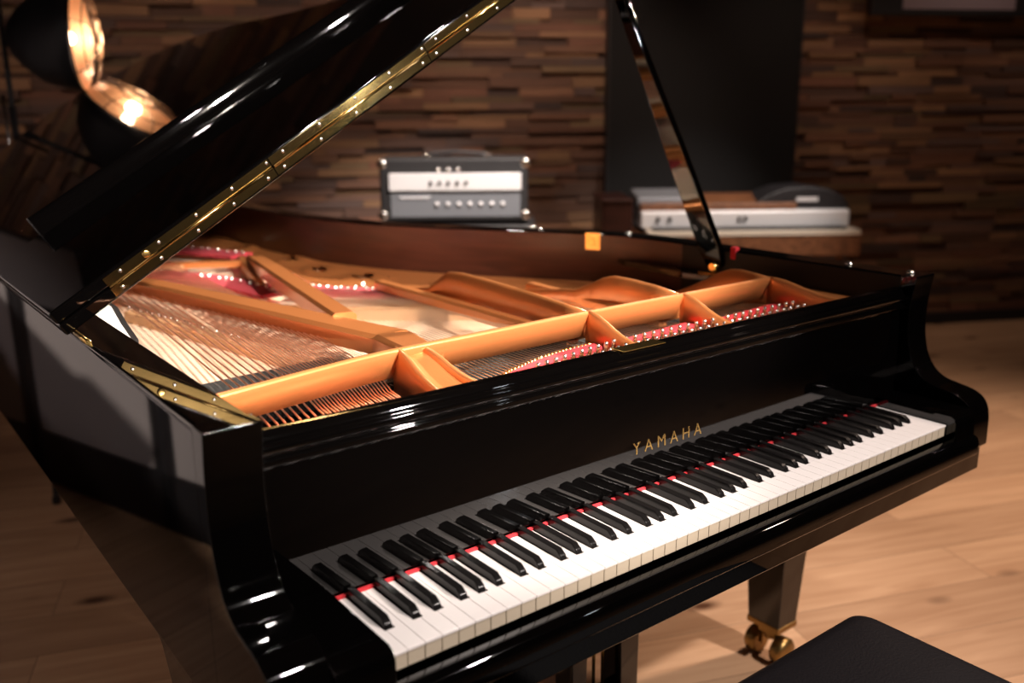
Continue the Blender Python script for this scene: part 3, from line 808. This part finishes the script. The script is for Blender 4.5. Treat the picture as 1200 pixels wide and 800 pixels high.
for i in range(3):
    c = O+D*(.27+i*.045)-B*.002+Vector((0, 0, .330)); q = MB(); q.lathe(c, -B, [(0, .011), (.010, .010), (.011, 0)], 12); q.build('knob', M['steel'], amp)
for i in range(7):
    c = O+D*(.26+i*.05)-B*.002+Vector((0, 0, .175)); q = MB(); q.lathe(c, -B, [(0, .010), (.010, .009), (.011, 0)], 12); q.build('knob', M['silver'], fp)
a = MB(); a.tube([O+D*(.09+.14*t/20)-B*.006+Vector((0, 0, .205+.006*math.sin(t*1.7))) for t in range(21)], .0035, 6); a.build('script_badge', M['silver'], fp)
for ix in (0, 1):
    for iz in (0, 1):
        c = O+D*(AW*ix)+Vector((0, 0, .110+.258*iz)); q = MB()
        q.lathe(c+D*(.012*(1-2*ix))-B*-.004+Vector((0, 0, .012*(1-2*iz))), -B, [(0, .024), (.006, .022), (.010, .014), (.011, 0)], 12); q.build('corner_guard', M['steel'], amp)
for ix in (.21, .49):
    c = O+D*ix+B*.13+Vector((0, 0, .38)); q = MB(); q.bbox(c-D*.018-B*.02, D*.036, B*.04, Vector((0, 0, .014))); q.build('handle_bracket', M['steel'], amp, bevel=.003)
a = MB(); a.tube([O+D*(.21+.28*t/12)+B*.13+Vector((0, 0, .392+.010*math.sin(PI*t/12))) for t in range(13)], .008, 8); a.build('handle', M['black'], amp)
cab = thing('speaker_cabinet', O+D*AW/2+B*.16+Vector((0, 0, F)), 'black speaker cabinet on the floor carrying the amplifier head, mostly hidden by the piano', 'speaker')
a = MB(); a.bbox(O-D*.03-B*.02+Vector((0, 0, F)), D*(AW+.065), B*.36, Vector((0, 0, .080-F))); a.build('cabinet', M['tolex'], cab, bevel=.012, bseg=3)
a = MB(); a.bbox(O+D*.01-B*.026+Vector((0, 0, F+.06)), D*(AW-.02), B*.008, Vector((0, 0, -F-.03))); a.build('grille', M['cloth'], cab)
a = MB(); a.bbox(O-D*.0-B*.028+Vector((0, 0, .055)), D*(AW+.0), B*.006, Vector((0, 0, .010))); a.build('piping', M['silver'], cab)
for ix in (-.03, AW+.035):
    q = MB(); q.lathe(O+D*(ix+(.014 if ix < 0 else -.014))-B*.020+Vector((0, 0, .050)), -B, [(0, .026), (.006, .024), (.012, .012), (.013, 0)], 12); q.build('corner_guard', M['steel'], cab)

# black acoustic panel standing against the back wall
pn = thing('acoustic_panel', wpt(-1.55, .10, F), 'tall black fabric panel standing against the wood strip wall between amplifier and keyboard', 'panel')
a = MB(); a.bbox(wpt(-2.11, .10, F), WD*1.11, WN*.05, Vector((0, 0, 2.6))); a.build('fabric_face', M['fabric'], pn, bevel=.006)
a = MB()
for x in (-2.115, -1.00): a.bbox(wpt(x-.004, .106, F), WD*.012, WN*.06, Vector((0, 0, 2.61)))
a.build('edge_frame', M['black'], pn)

# electric piano: walnut body, cream keys, silver rail, grey and black top
O, D, B = frame((2.895, 2.455, 0), -36.2)
ep = thing('electric_piano', O+D*.55+B*.25+Vector((0, 0, F)), 'vintage electric piano in walnut case with silver rail, against the far wall', 'keyboard')
Lw = 1.065
a = MB(); a.bbox(O-D*.02-B*.11+Vector((0, 0, -.135)), D*(Lw+.05), B*.50, Vector((0, 0, .105))); a.build('case', M['walnut'], ep, bevel=.008)
a = MB(); a.bbox(O-D*-.02-B*.115+Vector((0, 0, -.030)), D*(Lw-.0), B*.13, Vector((0, 0, .026))); a.build('keyboard', M['cream'], ep, bevel=.003)
a = MB(); a.bbox(O-D*-.05-B*.08+Vector((0, 0, -.004)), D*(Lw-.09), B*.09, Vector((0, 0, .010))); a.build('sharps', M['black'], ep)
a = MB(); a.prism([O-B*.0+Vector((0, 0, .018)), O-B*.0+Vector((0, 0, .078)), O+B*.02+Vector((0, 0, .085)), O+B*.30+Vector((0, 0, .085)), O+B*.30+Vector((0, 0, .0)), O+Vector((0, 0, .0))], D*Lw); a.build('silver_rail', M['silver'], ep, bevel=.006)
for ix in (.085, .145, .50, .53):
    big = ix < .2
    q = MB(); q.lathe(O+D*ix-B*.0+Vector((0, 0, .046)), -B, [(0, .011 if big else .010), (.014, .010), (.015, 0)], 12); q.build('knob', M['black'], ep)
a = MB(); a.prism([O+B*.025+Vector((0, 0, .085)), O+B*.03+Vector((0, 0, .120)), O+B*.30+Vector((0, 0, .150)), O+B*.30+Vector((0, 0, .085))], D*.80); a.build('wooden_lid', M['walnut'], ep, bevel=.006)
a = MB(); a.prism([O+D*(-.01)+B*.06+Vector((0, 0, .095)), O+D*(-.01)+B*.07+Vector((0, 0, .150)), O+D*(-.01)+B*.32+Vector((0, 0, .175)), O+D*(-.01)+B*.32+Vector((0, 0, .095))], D*.28); a.build('grey_cover', M['greypanel'], ep, bevel=.01)
a = MB(); ang = [(.60, .10), (.60, .125), (.66, .165), (.74, .192), (.86, .200), (.97, .185), (1.04, .150), (1.075, .105), (1.08, .085), (.60, .085)]
a.prism([O+D*s_+B*.04+Vector((0, 0, z)) for s_, z in ang], B*.27); a.build('black_cover', M['black'], ep, bevel=.012, bseg=3)
a = MB(); a.bbox(O+D*.80+B*.036+Vector((0, 0, .125)), D*.11, B*.004, Vector((0, 0, .020))); a.build('emblem', M['silver'], ep)
for ix in (.03, Lw-.03):
    for iy in (.02, .36):
        a = MB(); a.tube([O+D*ix+B*iy+Vector((0, 0, -.135)), O+D*(ix+(.04 if ix > .5 else -.04))+B*iy+Vector((0, 0, F))], [.016, .011], 12); a.build('leg', M['steel'], ep)
# brown wooden cabinet standing left of the electric piano
O2, D2, B2 = frame((2.735, 2.573, 0), -36.2)
wc = thing('wooden_cabinet', O2+D2*.08+B2*.2+Vector((0, 0, F)), 'dark brown wooden cabinet beside the left end of the electric piano', 'cabinet')
a = MB(); a.bbox(O2-D2*.0+Vector((0, 0, F)), D2*.155, B2*.40, Vector((0, 0, .13-F))); a.build('body', M['mahogany'], wc, bevel=.006)
a = MB(); a.bbox(O2-D2*.01-B2*.012+Vector((0, 0, .13)), D2*.165, B2*.42, Vector((0, 0, .018))); a.build('top', M['mahogany'], wc, bevel=.004)

# grey screen mounted high on the wall, upper right
tv = thing('wall_screen', wpt(-.08, .16, 1.12), 'dark framed grey screen mounted high on the wood strip wall, upper right', 'screen')
a = MB(); a.bbox(wpt(-.62, .16, 1.085), WD*1.6, WN*.05, Vector((0, 0, .72))); a.build('frame', M['black'], tv, bevel=.006)
a = MB(); a.bbox(wpt(-.435, .164, 1.12), WD*.70, WN*.006, Vector((0, 0, .62))); a.build('panel', M['screen'], tv)

# ------------------------------------------------------------------ caged studio lamp on a tripod
LC = Vector((.458, 3.162, .87))            # bulb
Rv = Vector((.793, -.609, 0)); Fv = Vector((.609, .793, 0))
VD = (LC-Vector((-.435, -.797, .592))).normalized(); RL = VD.cross(Vector((0, 0, 1))).normalized()
AX = (RL*math.cos(math.radians(12.5))-VD*math.sin(math.radians(12.5))).normalized()
lamp = thing('studio_lamp', Vector((.20, 3.26, F)), 'lit caged round studio lamp on a tripod behind the open lid', 'lamp')
RO = LC+AX*.045                             # centre of the opening
a = MB(); a.lathe(RO, AX, [(-.26, .035), (-.25, .06), (-.21, .11), (-.14, .165), (-.06, .190), (0, .197), (0, .193), (-.06, .186), (-.14, .160), (-.21, .105), (-.245, .055), (-.255, .0)], 40, cap=False)
a.build('lamp_bell', M['black'], lamp)
a = MB(); a.lathe(RO, AX, [(-.003, .191), (-.05, .181), (-.10, .155), (-.14, .115), (-.165, .05), (-.17, 0)], 40, cap=False); a.build('reflector', M['copperlamp'], lamp)
a = MB(); a.lathe(LC, AX, [(-.05, .010), (-.035, .015), (-.01, .022), (.010, .022), (.020, .015), (.026, 0)], 20); a.build('bulb', M['bulb'], lamp)
up = Vector((0, 0, 1)); e1 = AX.cross(up).normalized(); e2 = e1.cross(AX).normalized()
def ringpts(c, r, n=32): return [c+e1*r*math.cos(2*PI*k/n)+e2*r*math.sin(2*PI*k/n) for k in range(n+1)]
for c, r, rr in ((RO, .196, .006), (RO+AX*.040, .165, .003), (RO+AX*.062, .085, .0045)):
    q = MB(); q.tube(ringpts(c, r), rr, 8, cap=False); q.build('cage_ring', M['steel'], lamp)
for k in range(6):
    w = 2*PI*k/6+.3; d = e1*math.cos(w)+e2*math.sin(w)
    q = MB(); q.tube([RO+d*.196, RO+AX*.04+d*.165, RO+AX*.062+d*.085, RO+AX*.066+d*.01], .0028, 6); q.build('cage_bar', M['steel'], lamp)
YC = LC-AX*.09
a = MB(); a.tube([YC+e1*.0+Vector((0, 0, .20))+e1*.0, YC-e1*.0+Vector((0, 0, .24)), Vector((.262, 3.29, 1.04)), Vector((.252, 3.276, .98)), Vector((.250, 3.275, .60)), Vector((.250, 3.275, .50))], .010, 8); a.build('yoke', M['black'], lamp)
a = MB(); a.tube([(.250, 3.275, .62), (.250, 3.275, F+.30)], .013, 10); a.build('pole', M['black'], lamp)
a = MB(); a.tube([(.215, 3.225, .66), (.215, 3.225, .20)], .006, 8); a.build('cable_tube', M['steel'], lamp)
hub = Vector((.250, 3.275, F+.42))
for tx, ty in ((.093, 2.545), (.02, 4.02), (.88, 3.55)):
    q = MB(); q.tube([hub, (tx, ty, F+.012)], .010, 8); q.lathe((tx, ty, F), (0, 0, 1), [(0, .014), (.02, .014), (.03, .010)], 10); q.build('leg', M['black'], lamp)
    q = MB(); mid = hub.lerp(Vector((tx, ty, F+.012)), .75); q.tube([Vector((.250, 3.275, F+.20)), mid], .005, 6); q.build('brace', M['black'], lamp)

# row of grey fabric gobo screens along the bass side (seen mirrored in the case)
g0 = Vector((-.386, 2.83, 0)); gd = Vector((-.63+.386, 2.06-2.83, 0)).normalized()
for i in range(-1, 4):
    a0 = g0+gd*(.81*i)
    gb = thing('gobo_screen', (a0+gd*.4+Vector((0, 0, F))), 'grey fabric studio screen standing left of the piano, outside the picture', 'screen', 'grey studio screens along the bass side')
    nrm = Vector((gd.y, -gd.x, 0))
    a = MB(); a.bbox(a0+gd*.045+Vector((0, 0, F+.2)), gd*.72, nrm*.03, Vector((0, 0, 1.55))); a.build('fabric_face', M['greyfabric'], gb, bevel=.01)
    a = MB(); a.bbox(a0-gd*.005+Vector((0, 0, F)), gd*.80, nrm*.02, Vector((0, 0, .2)))
    a.bbox(a0-gd*.005+Vector((0, 0, F)), gd*.05, nrm*.028, Vector((0, 0, 1.78))); a.bbox(a0+gd*.745+Vector((0, 0, F)), gd*.05, nrm*.028, Vector((0, 0, 1.78))); a.build('frame', M['black'], gb)

# ------------------------------------------------------------------ lights
def light(kind, name, loc, target, energy, col, size=.1, **kw):
    l = bpy.data.lights.new(name, kind); l.energy = energy; l.color = col
    if kind == 'AREA': l.shape = 'DISK'; l.size = size
    else: l.shadow_soft_size = size
    for k, v in kw.items(): setattr(l, k, v)
    o = bpy.data.objects.new(name, l); C.objects.link(o); o.location = Vector(loc)+Vector((0, 0, Z0))
    o.rotation_euler = (Vector(target)-Vector(loc)).to_track_quat('-Z', 'Y').to_euler()
    return o
WARM = (1., .74, .50)
light('SPOT', 'ceiling_spot_key', (1.65, -2.0, 2.05), (.60, .3, 0), 490, (1., .88, .82), .05, spot_size=math.radians(60), spot_blend=.7)
light('SPOT', 'ceiling_spot_treble', (4.2, 1.3, 2.0), (.20, 1.15, .60), 3600, (1., .84, .70), .06, spot_size=math.radians(31), spot_blend=.5)
light('SPOT', 'fill_spot_strings', (.85, -2.5, 2.05), (.33, 1.18, .12), 2500, (1., .87, .76), .05, spot_size=math.radians(25), spot_blend=.45)  # added unseen spot to brighten the soundboard, keys kept outside its cone
light('SPOT', 'ceiling_spot_floor', (3.0, .2, 2.05), (2.6, .2, F), 350, (1., .75, .60), .06, spot_size=math.radians(85), spot_blend=.9)
light('SPOT', 'ceiling_spot_bass', (.62, -.95, 2.05), (.15, .15, 0), 130, (1., .90, .84), .034, spot_size=math.radians(60), spot_blend=.8)
light('SPOT', 'fill_spot_gobo', (.4, -1.8, 2.05), (-.72, 2.1, .42), 400, (1., .84, .82), .05, spot_size=math.radians(29), spot_blend=.8)  # unseen spot added only to light the gobo screens
light('SPOT', 'fill_spot_amp', (1.75, 1.1, 2.0), (1.98, 2.7, .25), 640, (1., .88, .80), .05, spot_size=math.radians(34), spot_blend=.9)  # no known source: put in to brighten the amplifier
light('SPOT', 'fill_spot_keyboard', (2.9, .6, 2.0), (3.25, 2.2, .1), 280, (1., .88, .80), .05, spot_size=math.radians(34), spot_blend=.9)  # added to brighten the electric piano, no fixture behind it
light('SPOT', 'ceiling_spot_centre', (.69, 1.64, 2.05), (.2, .3, 0), 70, (1., .93, .88), .045, spot_size=math.radians(100), spot_blend=.6)
light('SPOT', 'fill_spot_hinge', (1.53, -1.58, .735), (.3, 1.0, .5), 3, (.90, .95, 1.), .028, spot_size=math.radians(80), spot_blend=.6)  # invented spot, kept for the glow it gives the lid hinge
for x, e in ((-5.4, 26), (-4.4, 28), (-3.4, 46), (-2.4, 60), (-1.1, 28), (.0, 18), (1.1, 12), (2.2, 8)):
    light('SPOT', 'fill_spot_wall', wpt(x, 1.25, 2.05), wpt(x, 0, -.15), e*(1.25 if -2.9 < x < -1.5 else 1), (1., .73, .58), .06, spot_size=math.radians(70), spot_blend=.8)  # unseen washers added along the wall to lift its brightness
light('POINT', 'lamp_bulb_light', LC+AX*.05, LC+AX, 1.1, (1., .62, .36), .03)
w = bpy.data.worlds.new('world'); sc.world = w; w.use_nodes = True
w.node_tree.nodes['Background'].inputs[0].default_value = (.5, .42, .38, 1); w.node_tree.nodes['Background'].inputs[1].default_value = .03

# ------------------------------------------------------------------ camera
cd = bpy.data.cameras.new('camera'); cam = bpy.data.objects.new('camera', cd); C.objects.link(cam)
yaw, pitch, roll = -.6548, -.2506, -.0083
f = Vector((-math.sin(yaw)*math.cos(pitch), math.cos(yaw)*math.cos(pitch), math.sin(pitch))); r = Vector((math.cos(yaw), math.sin(yaw), 0)); u = r.cross(f)
r2 = r*math.cos(roll)+u*math.sin(roll); u2 = -r*math.sin(roll)+u*math.cos(roll)
cam.matrix_world = Matrix(((r2.x, u2.x, -f.x, -.4352), (r2.y, u2.y, -f.y, -.7973), (r2.z, u2.z, -f.z, .592+Z0), (0, 0, 0, 1)))
cd.sensor_width = 36; cd.lens = 1062.7/1200*36; cd.clip_start = .05
cd.dof.use_dof = True; cd.dof.focus_distance = 1.42; cd.dof.aperture_fstop = 2.4
sc.camera = cam
vs_ = sc.view_settings; sc.display_settings.display_device = 'sRGB'
vs_.view_transform = 'Standard'; vs_.look = 'None'; vs_.exposure = 0; vs_.gamma = 1; vs_.use_curve_mapping = False
